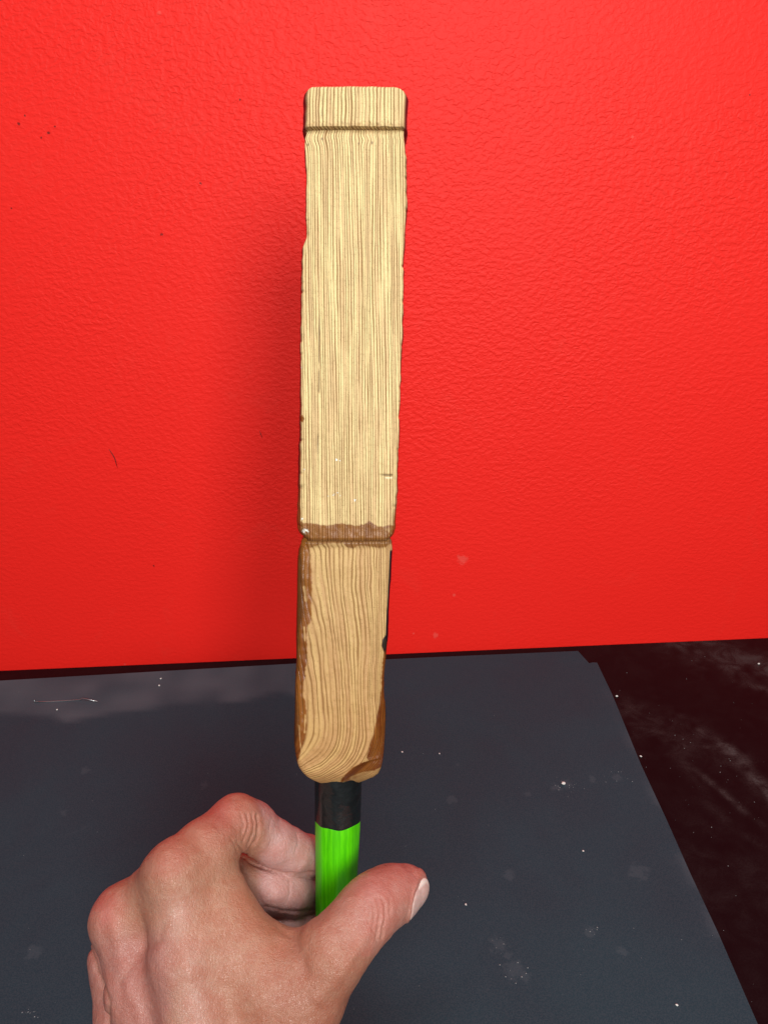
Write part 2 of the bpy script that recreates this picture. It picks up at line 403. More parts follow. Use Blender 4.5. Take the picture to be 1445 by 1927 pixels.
def tube(name, P3, rad, mat, seg=6, parent=None):
    vv, ff = [], []
    n = len(P3)
    for i, p in enumerate(P3):
        d = (Vector(P3[min(i+1, n-1)])-Vector(P3[max(i-1, 0)])).normalized()
        a = d.orthogonal().normalized(); b2 = d.cross(a)
        rr = rad[i] if isinstance(rad, (list, tuple)) else rad
        for k in range(seg):
            an = 2*math.pi*k/seg; q = Vector(p)+(a*math.cos(an)+b2*math.sin(an))*rr; vv.append(q[:])
    for i in range(n-1):
        for k in range(seg): ff.append((i*seg+k, i*seg+(k+1) % seg, (i+1)*seg+(k+1) % seg, (i+1)*seg+k))
    ff.append(list(range(seg))[::-1]); ff.append([(n-1)*seg+k for k in range(seg)])
    return link(name, vv, ff, mat, parent)
steel = mat_simple('wire_steel', (0.55, 0.62, 0.62), 0.3, metal=True)
wire = [on_z(65, 1317, BT+.0022), on_z(66, 1321, BT+.0004), on_z(90, 1320.5, BT+.0002), on_z(120, 1319, BT+.0002), on_z(150, 1317, BT+.0003), on_z(156, 1314, BT+.0018), on_z(184, 1320, BT+.0010)]
st = tube('wire_staple', wire, 0.00028, steel)
tag(st, label='thin bent wire staple lying on the back left of the board', category='staple')
hair = [on_wall(x, y, WALL_Y-0.0006) for x, y in [(205, 845), (209, 850), (214, 858), (217, 864), (219, 872), (221.5, 880)]]
hr = tube('hair', hair, [.0001, .00022, .00028, .00028, .00025, .0001], mat_simple('dark_hair', (0.05, 0.008, 0.006), 0.5))
tag(hr, label='short dark hair stuck to the red wall left of the stick', category='hair')
chipm = mat_simple('wall_chip', (0.10, 0.02, 0.016), 0.7)
hr2 = tube('hair', [on_wall(x, y, WALL_Y-0.0006) for x, y in [(489, 811), (491, 817), (494, 823)]], [.0001, .0003, .0001], chipm)
tag(hr2, label='tiny dark hair on the red wall close beside the stick', category='hair')

# ------------------------------------------------------------------ carved stick
P0 = np.array([0, -0.1507, 0.262]); DV = np.array([0, .2937, .028]); DV /= np.linalg.norm(DV)
DW = np.array([0, DV[2], -DV[1]])                    # towards the camera, normal of the flat back face
def vz(py):
    t = (np.asarray(py, float)-CY)/F
    v = (t*P0[2]-P0[1])/(DV[1]-t*DV[2]); return v, P0[2]+v*DV[2]
def vzw(py, w_):
    t = (np.asarray(py, float)-CY)/F
    v = (t*(P0[2]+w_*DW[2])-P0[1]-w_*DW[1])/(DV[1]-t*DV[2]); return v, P0[2]+v*DV[2]+w_*DW[2]
def U(px, py): return (np.asarray(px, float)-CX)/F*vz(py)[1]
def Vv(py): return vz(py)[0]
base_py = 1850.0
ORG = np.array([float(U(626, base_py)), float(Vv(base_py)), -0.012])   # base of the handle
def fpoint(u, v, w): return P0 + np.array([1, 0, 0])*u + DV*v + DW*w
O3 = fpoint(*ORG)
FR = Matrix(((1, 0, 0, O3[0]), (0, -DV[1], -DW[1], O3[1]), (0, -DV[2], -DW[2], O3[2]), (0, 0, 0, 1)))
# local frame of the stick: x right, y away from the camera, z up along the stick
FR = Matrix(((1, 0, 0, O3[0]), (0, -DW[1], -DV[1], O3[1]), (0, -DW[2], -DV[2], O3[2]), (0, 0, 0, 1)))
stick = bpy.data.objects.new('carved_stick', None); scene.collection.objects.link(stick)
stick.empty_display_size = 0.02
stick.matrix_world = CAMF @ FR
tag(stick, label='carved wooden stick with a bare flat back and a green handle, held upright', category='stick')
wood = mat_wood()
def to_local(u, v, w_): return np.stack([u-ORG[0], -(w_-ORG[2]), -(v-ORG[1])], -1)

def loft(name, left, right, rows_py, face_w, thick, bulge, corner, NF, paintfn, grainfn, crown=0.0006):
    """left/right: lists of (px,py); closed ring per row: flat back face, rounded sides, carved far side."""
    py = np.asarray(rows_py, float)
    fw0 = face_w(py); v, zf = vzw(py, fw0)
    uL = (np.interp(py, [q[1] for q in left], [q[0] for q in left])-CX)/F*zf
    uR = (np.interp(py, [q[1] for q in right], [q[0] for q in right])-CX)/F*zf
    NS, NB = 14, 12
    rings_u, rings_w, face = [], [], []
    fw_ = face_w(py); bu = bulge(py); th = thick(py); co = corner(py)
    s = np.linspace(0, 1, NF)
    us, ws = [], []
    for k in range(len(py)):
        wd = uR[k]-uL[k]; c = co[k]
        uf = uL[k]+s*wd
        dl = np.clip(1-(uf-uL[k])/c, 0, 1); dr = np.clip(1-(uR[k]-uf)/c, 0, 1)
        wf = fw_[k] + crown*(1-(2*s-1)**2) - c*(1-np.sqrt(1-dl**2*0.98))*0.8 - c*(1-np.sqrt(1-dr**2*0.98))*0.8
        t = np.linspace(0, 1, NS+2)[1:]
        bR = bu[1][k]*np.sin(np.clip(t*4.5, 0, 1)*math.pi/2)-0.0015*t**3
        sR = uR[k]+bR; swR = wf[-1]+(-th[k]-wf[-1])*t
        tb = np.linspace(0, 1, NB+2)[1:-1]
        bL = bu[0][k]*np.sin(np.clip(t*4.5, 0, 1)*math.pi/2)-0.0015*t**3
        sL = uL[k]-bL; swL = wf[0]+(-th[k]-wf[0])*t
        bx = sR[-1]+(sL[-1]-sR[-1])*tb; bw = -th[k]-0.005*np.sin(tb*math.pi)**0.6
        us.append(np.concatenate([uf, sR, bx, sL[::-1]])); ws.append(np.concatenate([wf, swR, bw, swL[::-1]]))
    us = np.array(us); ws = np.array(ws); n_r, n_c = us.shape
    vv = np.repeat(v[:, None], n_c, 1)
    PXr = us/zf[:, None]*F+CX; PYr = np.repeat(py[:, None], n_c, 1)   # surface chart, in face units
    side = np.zeros((n_r, n_c)); side[:, NF:] = 1
    sgn = np.zeros((n_r, n_c)); sgn[:, NF:NF+NS+1+NB//2] = 1; sgn[:, NF+NS+1+NB//2:] = -1
    stain, paint, dig = paintfn(PXr, PYr, side, sgn)
    ws = ws - dig*(side == 0)
    us = us + dig*0.7*(side > 0)*(-sgn)
    pt = to_local(us, vv, ws).reshape(-1, 3)
    idx = np.arange(n_r*n_c).reshape(n_r, n_c)
    a = idx[:-1]; b2 = idx[1:]
    q = np.stack([a, b2, np.roll(b2, -1, 1), np.roll(a, -1, 1)], -1).reshape(-1, 4)
    faces = q.tolist(); faces.append(idx[0].tolist()); faces.append(idx[-1][::-1].tolist())
    o = link(name, pt, faces, wood, stick)
    gr, sp, warm = grainfn(PXr, PYr, us*1000, vv*1000, ws*1000)
    set_attr(o.data, 'grain', gr); set_attr(o.data, 'along', vv*1000); set_attr(o.data, 'across', us*1000)
    set_attr(o.data, 'spacing', sp); set_attr(o.data, 'warm', warm)
    set_attr(o.data, 'stain', np.clip(stain, 0, 1)); set_attr(o.data, 'paint', paint, 'COL')
    return o
def pnt(shape): 
    z = np.zeros(shape+(4,)); return z
def put(p, m, col):
    m = np.clip(m, 0, 1)[..., None]; a = p[..., 3:4]
    p[..., :3] = p[..., :3]*(1-m)+np.array(col)*m; p[..., 3:4] = np.maximum(a, m)
    return p
DARK = (0.010, 0.007, 0.010)
def N2(x, y, s, seed): return vnoise(np.stack([x/s, y/s], -1), seed)

# top block
def paint_top(x, y, side, sgn):
    n_ = N2(x, y, 7, 11); st = np.zeros_like(x); p = pnt(x.shape)
    p = put(p, side*ss(0, .2, side), DARK)
    st = st + ss(228, 236, y+3*n_)*0.25*(1-side)
    p = put(p, (1-side)*ss(0.80, 1.0, ss(0, 1, 1-np.abs(x-606)/2.2))*ss(170, 185, y)*.5, (0.10, 0.05, 0.04))
    dig = 0.0005*N2(x, y, 14, 12)*0.4 + 0.0006*ss(.1, .8, N2(x, y, 5, 13))*ss(226, 234, y)
    return st, p, dig
def grain_top(x, y, u, v, w_):
    return u+0.25*N2(x, y, 40, 14)+0.3*(w_), np.full_like(u, 1.25), np.full_like(u, 0.05)
rows = np.concatenate([[164, 164.6, 165.6, 167], np.linspace(169, 232, 64), [234, 236, 237, 237.8, 238.4, 239]])
def top_left(): return [(592, 163), (583, 165), (579.5, 169), (578.5, 180), (579, 200), (578, 225), (577, 235), (578, 240)]
def top_right(): return [(738, 163), (752, 166), (759, 171), (761.5, 177), (760.5, 200), (759.5, 232), (759, 240)]
endr = lambda py, a, b, r: (1-np.sqrt(np.clip(1-np.clip((a+r-py)/r, 0, 1)**2, 0, 1)) + (1-np.sqrt(np.clip(1-np.clip((py-b+r)/r, 0, 1)**2, 0, 1))))
top_block = loft('top_block', top_left(), top_right(), rows,
     lambda py: 0.0012-0.0012*(1-np.sqrt(np.clip(1-np.clip((168-py)/4, 0, 1)**2, 0, 1)))-0.0003*ss(237.8, 239, py), lambda py: np.full_like(py, 0.024),
     lambda py: (0.0021+0*py, 0.0014+0*py), lambda py: 0.00045+0*py, 120, paint_top, grain_top)
top_block['label'] = 'squared top block with bare back and black painted sides'

# collar painted black that wraps the sides just under the top block
band = loft('painted_band', [(580, 234), (581, 256)], [(757, 232), (757, 256)], np.linspace(234, 254, 10),
     lambda py: -0.0022+0*py, lambda py: 0.0235+0*py, lambda py: (0.0026-0.0018*ss(238, 254, py)**2, 0.0021-0.0015*ss(238, 254, py)**2),
     lambda py: 0.002+0*py, 20, lambda x, y, s, g: (x*0, put(pnt(x.shape), x*0+1, DARK), x*0), grain_top)
band['label'] = 'black painted band under the top block'

# long panel
PL = [(579, 239), (576.5, 243), (574.5, 258), (574.3, 275), (575.5, 290), (577, 320), (577.5, 345), (576.5, 400), (577.5, 430), (577, 448), (573, 457), (570.5, 464), (569.5, 480), (569, 520),
      (567.5, 600), (567, 631), (566, 655), (567, 693), (566.5, 740), (567, 800), (566, 839), (565.3, 880), (565, 911), (564, 950), (562.5, 980), (563.5, 996), (567, 1004), (573, 1010), (579, 1016)]
PR = [(758, 236), (759.5, 243), (760, 255), (762, 275), (764, 296), (764.5, 340), (765, 390), (762.5, 420), (760.5, 441), (759.5, 470), (758, 495), (755.5, 500), (759, 505), (759, 530), (758, 570), (757, 600),
      (756.5, 635), (754.5, 660), (754, 704), (751.5, 760), (749.5, 828), (747.5, 870), (746, 911), (743.5, 950), (741, 984), (740, 998), (737, 1008), (731, 1015), (727, 1018)]
def ragged(arr, a, s, seed):
    pys = np.arange(arr[0][1], arr[-1][1], 3.0)
    xs_ = np.interp(pys, [q[1] for q in arr], [q[0] for q in arr])+a*vnoise(np.stack([pys/s, pys*0+seed], 1), seed)+a*.5*vnoise(np.stack([pys/(s*.35), pys*0+seed], 1), seed+3)
    return list(zip(xs_, pys))
PL2 = ragged(PL, 0.7, 14, 21)+PL[-2:]; PR2 = ragged(PR, 0.7, 14, 22)+PR[-2:]
def paint_panel(x, y, side, sgn):
    p = pnt(x.shape); n_ = N2(x, y, 10, 31)*0.6+N2(x, y, 4, 32)*0.4
    edge = np.interp(x, [563, 575, 600, 617, 630, 643, 655, 672, 685, 695, 700, 712, 722, 735, 742],
                        [978, 983, 987, 989, 987, 983, 986, 989, 987, 981, 983, 990, 992, 988, 990])
    st = ss(-1.0, 1.6, y-edge+3.0*n_)*0.92
    st = st*(1-0.5*ss(718, 726, x)*ss(990, 1000, y)*ss(-.2, .3, n_))
    st = np.maximum(st, side*ss(940, 975, y))
    # varnish runs along the left corner
    st = np.maximum(st, (1-ss(4.5, 6.5, np.hypot((x-569)*1.6, (y-787)*.8)+2*n_))*(side < 1))
    lft = ss(0, 1.5, 566.5-x+1.2*N2(x, y, 22, 34))*ss(760, 780, y)
    st = np.maximum(st, lft*.9)
    st = st + 0.30*ss(.15, .6, n_)*(1-ss(244, 262, y))
    st = np.maximum(st, 0.28*np.exp(-((y-236)/9)**2))
    p = put(p, side*(1-ss(880, 1000, y)), DARK)
    # knife nick, crack, flecks
    nick = np.exp(-(polydist(x, y, [(713, 893.5), (724, 894), (733, 894.5), (737, 894)])/1.5)**2)*ss(708, 726, x)
    p = put(p, nick*0.85, (0.07, 0.025, 0.012))
    p = put(p, ss(.4, .8, np.exp(-(polydist(x, y, [(726, 899), (737, 899)])/2.4)**2))*.8, (0.85, 0.72, 0.42))
    for cx, cy, r_ in [(573, 884, 3), (567, 690, 3), (572, 1000, 6), (578, 999, 4.5), (569, 976, 2), (628, 930, 2.2), (634, 926, 1.8), (641, 932, 1.4), (633, 865, 2), (640, 866, 1.6), (617, 934, 1.5), (669, 941, 1.8)]:
        d = np.hypot(x-cx, y-cy)+2.6*N2(x, y, 2.5, 36); p = put(p, (1-ss(r_*.4, r_*1.0, d))*.85, (0.88, 0.86, 0.76))
    crack = np.exp(-(polydist(x, y, [(602, 560), (600, 640), (600.5, 720), (598.5, 800), (597.5, 880)])/1.0)**2)*ss(.0, .5, .4+N2(y, x*0, 30, 37))*ss(560, 620, y)*(1-ss(820, 880, y))
    p = put(p, crack*.9, (0.09, 0.04, 0.02))
    for cx, cy, a_ in [(606, 262, 5), (675, 270, 3.5), (700, 269, 4), (580, 271, 4)]:
        d = np.hypot((x-cx)*1.6+(y-cy)*.35, (y-cy)*.8)+1.6*N2(x, y, 3, 39); p = put(p, (1-ss(a_*.3, a_*.75, d))*.75, (0.22, 0.11, 0.05))
    dig = nick*0.0008 + crack*0.0006 + 0.00022*N2(x, y, 30, 38)+0.00010*N2(x, y, 7, 39)
    dig += 0.0009*(1-ss(238, 262, y+5*n_))         # scooped just under the ledge
    # small bites out of the long corners
    cor = np.minimum(np.abs(x-np.interp(y, [q[1] for q in PL], [q[0] for q in PL])), np.abs(x-np.interp(y, [q[1] for q in PR], [q[0] for q in PR])))
    dig += 0.0007*np.exp(-(cor/4)**2)*ss(.5, .9, vnoise(np.stack([y/9, x/200], -1), 40))
    return st, p, dig
def grain_panel(x, y, u, v, w_):
    # lines lean slightly with the stick and swirl left where the ledge was cut
    g = (x-0.012*(963-y)*-1)/5.3
    g = g + 0.40*N2(x, y*0.10, 26, 41) + 0.07*N2(x, y*0.3, 8, 42)
    g = g + 4.2*np.exp(-((y-250)/22)**2)*ss(0, 1, (700-x)/125)*ss(236, 262, y)*0.30
    g = g + 1.3*np.exp(-((y-262)/9)**2)*N2(x, y, 30, 43)*0.6
    side = np.maximum(0, -w_-1.5)
    return g+side*0.9, np.full_like(u, 0.92), 0.02+0.16*ss(700, 1000, y)
rows = np.concatenate([[239, 240, 241, 242], np.arange(244, 1004, 1.6), np.arange(1004, 1018.6, 0.9)])
def pan_face(py):
    e_ = np.sqrt(np.clip(1-np.clip((py-1011.5)/7.5, 0, 1)**2, 0, 1)); return 0.0004-0.0030*(1-e_)-0.0003*ss(950, 1005, py)-0.0032*(1-ss(240.5, 246, py))
panel = loft('long_panel', PL2, PR2, rows, pan_face, lambda py: 0.023+0.0015*np.sin(py/90), 
     lambda py: (0.0007+0.0005*ss(650, 960, py)+0.0003*ss(455, 470, py), 0.00045+0.0005*ss(860, 990, py)), lambda py: 0.0007+0.0012*ss(930, 1010, py), 190, paint_panel, grain_panel, 0.0004)
panel['label'] = 'long flat bare wood panel with a varnished lower lip'

# lower block
LL = [(570, 1012), (566, 1018), (562.5, 1035), (560, 1054), (559, 1090), (558.5, 1123), (558, 1190), (557.5, 1244), (556, 1265), (554.5, 1334), (553.5, 1385), (553.5, 1403), (555, 1420), (558, 1436), (562, 1446), (568, 1455), (576, 1463), (586, 1469), (596, 1473), (606, 1476)]
LR = [(733, 1012), (737.5, 1019), (738, 1036), (736, 1071), (733, 1123), (729, 1201), (726.5, 1225), (725.5, 1244), (723.5, 1262), (722, 1282), (722, 1313), (725, 1325), (726, 1351), (724.5, 1390), (722.5, 1420), (720, 1440), (716.5, 1452), (712, 1461), (704, 1467), (692, 1472), (682, 1476)]
SL = [(577, 1018), (582, 1030), (585, 1070), (587, 1105), (587, 1157), (583, 1172), (577, 1185), (578, 1215), (577, 1250), (571.5, 1282), (570.5, 1308), (577, 1338), (578, 1352), (577, 1382), (571, 1400), (565, 1416), (562, 1428), (558, 1440), (556, 1470)]
SR = [(731, 1018), (733.5, 1036), (732, 1071), (729.5, 1123), (727, 1160), (725.5, 1195), (720, 1203), (718.5, 1215), (722.5, 1228), (719.5, 1247), (718, 1290), (712, 1334), (703, 1377), (692, 1415), (690, 1424), (694, 1430), (679, 1434), (662, 1443), (650, 1455), (643, 1464), (640, 1478)]
def paint_low(x, y, side, sgn):
    p = pnt(x.shape); n_ = N2(x, y, 12, 51)*.6+N2(x, y, 4, 52)*.4
    sl = np.interp(y, [q[1] for q in SL], [q[0] for q in SL]); sr = np.interp(y, [q[1] for q in SR], [q[0] for q in SR])
    st = ss(-2.2, 2.2, sl-x+3.0*n_); st = np.maximum(st, ss(-2.0, 2.0, x-sr+2.2*n_)*ss(1195, 1210, y)); st = np.maximum(st, side)
    # bare streaks in the left varnish
    for pl_, w0 in [([(563, 1365), (565, 1395), (569, 1425)], 1.6), ([(573, 1105), (576, 1130)], 2.5), ([(573, 1180), (574, 1205)], 2.0), ([(575, 1345), (573.5, 1378)], 1.2)]:
        d = polydist(x, y, pl_); st = st*(1-.85*(1-ss(w0*.5, w0*1.2, d+1.2*n_)))
    topst = 1-ss(-1, 2, y-np.interp(x, [560, 585, 600, 610, 645, 655, 665, 675, 700, 715, 725, 733], [1032, 1031, 1024, 1022, 1022, 1030, 1032, 1026, 1028, 1031, 1030, 1024])+2*n_)
    st = np.maximum(st, topst*.75)
    p = put(p, ss(2, 13, sl-8-x+3*n_)*.62*((sgn <= 0) | (side < 1)), (0.055, 0.015, 0.004))
    # lighter torn strip along the bottom right
    yb_ = np.interp(x, [640, 662, 680, 700, 712], [1466, 1461, 1455, 1453, 1448])
    tear = ss(0, 2, y-yb_+2.5*n_)*ss(655, 662, x)
    st = st*(1-0.75*tear*(side < 1))
    st = np.maximum(st, .55*np.exp(-(((x-667)/7)**2+((y-1464)/4)**2))) 
    p = put(p, side*(sgn > 0)*(1-ss(1225, 1240, y+2*n_))*ss(1030, 1040, y), DARK)
    p = put(p, ss(-.7, .7, x-sr)*(1-ss(1222, 1234, y))*ss(1034, 1038, y), DARK)
    p = put(p, (1-ss(3.5, 5.5, np.hypot((x-724)*1.1, (y-1212)*.42)+n_))*.9, (0.03, 0.02, 0.012))
    p = put(p, (1-ss(2.5, 5.0, np.hypot((x-648)*.55, (y-1473)*1.0)))*.8, (0.62, 0.52, 0.26))
    dig = 0.00025*N2(x, y, 28, 53)+0.0001*N2(x, y, 8, 54)
    dig += 0.0009*np.exp(-((y-1022)/7)**2)
    dig += 0.0016*ss(0, 26, x-sr)*ss(1240, 1300, y)
    return st, p, dig
def grain_low(x, y, u, v, w_):
    r_ = (x-560)/170.0
    g = (x + 0.065*(y-1020)*-1)/5.0
    g = (x - 0.10*(y-1020)*(1-ss(.3, 1.0, r_))*ss(1020, 1200, y))/5.0
    g = g + 1.0*N2(x*.8, y*0.22, 22, 61) + 0.22*N2(x, y*0.35, 9, 62)
    hk = np.clip((y-1345)/130, 0, 1.1)
    g = g + (26*hk**3.0)*(1-.62*ss(.35, 1.0, r_))
    side = np.maximum(0, -w_-2.0)
    sp = 1.75-0.85*ss(0.58, 0.74, r_)-.30*ss(1390, 1450, y)*(r_ < 5)
    # integrate the change of spacing across so that lines stay continuous
    gg = np.where(g < 138, g, 138+(g-138)*1.9)
    return gg*0.54+side*0.6, np.full_like(u, 0.95), 0.75+0.20*ss(1100, 1400, y)
rows = np.concatenate([[1012, 1014, 1016], np.arange(1018, 1440, 1.7), np.arange(1440, 1476.3, 1.0)])
def low_face(py): 
    e_ = np.sqrt(np.clip(1-np.clip((py-1446)/30.5, 0, 1)**2, 0, 1)); return -0.0030+0.0012*ss(1020, 1070, py)+0.0006*ss(1250, 1380, py)-0.0070*(1-e_)
low = loft('lower_block', LL, LR, rows, low_face, lambda py: 0.024-0.006*ss(1440, 1476, py), 
     lambda py: (0.0006+0*py, 0.0002+0*py), lambda py: 0.0022+0*py, 190, paint_low, grain_low, 0.0011)
low['label'] = 'lower wooden block, bare down the middle and varnished brown at both sides'

# handle: black collar and green painted rod, slightly faceted
def rod(name, py0, py1, mat, edgefn=None, extra=0.0, nseg=64):
    za = 1.0
    pys = np.linspace(py0, py1, 60)
    out = []
    for py in pys:
        l = np.interp(py, [1470, 1540, 1731, 1850], [593, 593.5, 594.5, 592]); r_ = np.interp(py, [1470, 1556, 1655, 1850], [680, 678, 672, 662])
        # silhouette measured at the rod axis, 12 mm behind the flat face
        z = vz(py)[1]+0.012; yv = (py-CY)/F*z
        v = (yv-P0[1]-DW[1]*(-.012))/DV[1]
        out.append(((l+r_)/2, (r_-l)/2/F*z, v, z))
    vv_, ff_ = [], []
    for i, (cx, rad, v, z) in enumerate(out):
        u = (cx-CX)/F*z
        for k in range(nseg):
            an = 2*math.pi*k/nseg
            fac = 1+0.012*math.cos(an*9+.4)+extra+0.004*math.sin(an*3+v*200)
            vo = edgefn(an) if (edgefn and i in (0, len(out)-1)) else 0
            if edgefn: vo = edgefn(an)*(1 if name == 'green_handle' and i < 3 else 0) if name == 'green_handle' else edgefn(an)*(1 if i > 56 else 0)
            vv_.append(to_local(np.array(u+math.sin(an)*rad*fac), np.array(v+vo), np.array(-0.012+math.cos(an)*rad*fac)))
    n_ = len(out)
    for i in range(n_-1):
        for k in range(nseg): ff_.append((i*nseg+k, (i+1)*nseg+k, (i+1)*nseg+(k+1) % nseg, i*nseg+(k+1) % nseg))
    ff_.append(list(range(nseg))); ff_.append([(n_-1)*nseg+k for k in range(nseg)][::-1])
    return link(name, vv_, ff_, mat, stick)
wavy = lambda an: 0.0002*math.sin(an*4+1)+0.0002*math.sin(an*7)
collar = rod('black_collar', 1436, 1541, mat_black(), wavy, 0.010)
handle = rod('green_handle', 1538, base_py, mat_green())
for o in (collar, handle): pass

# ------------------------------------------------------------------ hand (signed distance field, meshed with surface nets)
def rc(p, a, b, ra, rb):
    ab = b-a; t = np.clip(((p-a)@ab)/(ab@ab), 0, 1)
    return np.linalg.norm(p-a-t[:, None]*ab, axis=1)-(ra+(rb-ra)*t)
def el(p, c, ax, R):
    """ellipsoid, R rows = axes"""
    q = (p-c)@R.T/ax; k0 = np.linalg.norm(q, axis=1); k1 = np.linalg.norm(q/ax, axis=1); return k0*(k0-1)/(k1+1e-9)
def smin(a, b, k):
    h = np.clip(.5+.5*(b-a)/k, 0, 1); return b+(a-b)*h-k*h*(1-h)
mm = 0.001
def chain(p, js, k=4):
    d = None
    for (a, b) in zip(js[:-1], js[1:]):
        s_ = rc(p, P(*a[:3]), P(*b[:3]), a[3]*mm, b[3]*mm); d = s_ if d is None else smin(d, s_, k*mm)
    return d
IDX = [(345, 1640, .269, 10.5), (385, 1600, .276, 10.6), (445, 1548, .291, 10.2), (472, 1556, .296, 9.2), (520, 1588, .301, 8.4), (548, 1604, .305, 8.3), (578, 1610, .312, 7.6), (596, 1614, .319, 6.8)]
MID = [(240, 1734, .280, 10.5), (395, 1640, .303, 9.6), (445, 1656, .301, 9.4), (510, 1674, .301, 8.8), (545, 1682, .304, 8.4), (590, 1684, .318, 7.6)]
RNG = [(240, 1815, .296, 10.0), (390, 1712, .320, 9.5), (440, 1724, .311, 9.0), (530, 1746, .304, 8.3), (590, 1752, .314, 7.4)]
PNK = [(250, 1890, .306, 9.5), (350, 1800, .328, 8.5), (400, 1806, .326, 8.0), (510, 1800, .318, 7.5), (545, 1805, .322, 7.0)]
THM = [(560, 1905, .262, 13.0), (628, 1790, .264, 11.5), (672, 1738, .270, 10.3), (703, 1703, .275, 10.3), (735, 1684, .281, 9.6), (766, 1669, .286, 8.0)]
rod_a, rod_b = None, None
def hand_sdf(p):
    W1, W2 = (350, 2090, .262), (430, 2080, .258)
    palm = chain(p, [(335, 1650, .268, 11.5), (350, 1800, .260, 12.0), (400, 2060, .252, 14)], 4)
    palm = smin(palm, chain(p, [(238, 1732, .277, 11.2), (270, 1860, .268, 12.5), (340, 2080, .258, 14)]), 9*mm)
    palm = smin(palm, chain(p, [(226, 1800, .291, 12.0), (250, 1920, .282, 13), (310, 2100, .268, 14)]), 9*mm)
    palm = smin(palm, chain(p, [(236, 1880, .302, 11.5), (246, 1960, .294, 13.5), (300, 2120, .276, 14)]), 7*mm)
    palm = smin(palm, rc(p, P(318, 1655, .272), P(243, 1728, .279), 10.5*mm, 10.5*mm), 7*mm)
    palm = smin(palm, rc(p, P(330, 1760, .283), P(400, 2000, .275), 13*mm, 15*mm), 9*mm)
    # first web space and ball of the thumb
    palm = smin(palm, rc(p, P(430, 1760, .266), P(505, 1850, .262), 9.5*mm, 13*mm), 10*mm)
    palm = smin(palm, rc(p, P(398, 1650, .274), P(470, 1785, .270), 9.6*mm, 10*mm), 8*mm)
    palm = smin(palm, rc(p, P(520, 1800, .270), P(600, 1810, .268), 9*mm, 9*mm), 8*mm)
    palm = smin(palm, rc(p, P(560, 1890, .266), P(440, 2080, .258), 14*mm, 16*mm), 11*mm)
    # forearm
    palm = smin(palm, rc(p, P(345, 2120, .262), P(370, 2560, .222), 18*mm, 21*mm), 14*mm)
    palm = smin(palm, rc(p, P(415, 2120, .255), P(520, 2560, .216), 17*mm, 21*mm), 14*mm)
    th = chain(p, THM, 5)
    d = smin(palm, th, 8*mm)
    fi = chain(p, IDX, 3.5)
    for c_ in (MID, RNG, PNK): fi = smin(fi, chain(p, c_, 3.5), 1.0*mm)
    d = smin(d, fi, 5*mm)
    # knuckle heads
    for (q, r_) in [((326, 1640, .2635), 9.0), ((227, 1727, .2745), 9.4)]:
        d = smin(d, np.linalg.norm(p-P(*q), axis=1)-r_*mm, 6*mm)
    # the rod presses into the skin
    ra, rb = RODL
    ax = (rb-ra)/np.linalg.norm(rb-ra); q = p-ra; t = q@ax
    rr = np.linalg.norm(q-t[:, None]*ax, axis=1)-np.interp(t/np.linalg.norm(rb-ra), [0, 1], [RODR[0], RODR[1]])
    return np.maximum(d, -(rr-0.0003))
def rod_axis(py):
    l = np.interp(py, [1470, 1540, 1731, 1850], [593, 593.5, 594.5, 592]); r_ = np.interp(py, [1470, 1556, 1655, 1850], [680, 678, 672, 662])
    z = vz(py)[1]+0.012; return P((l+r_)/2, py, z), (r_-l)/2/F*z
(ra_, r0_), (rb_, r1_) = rod_axis(1540), rod_axis(1850)
RODL = (ra_, rb_); RODR = (r0_, r1_)

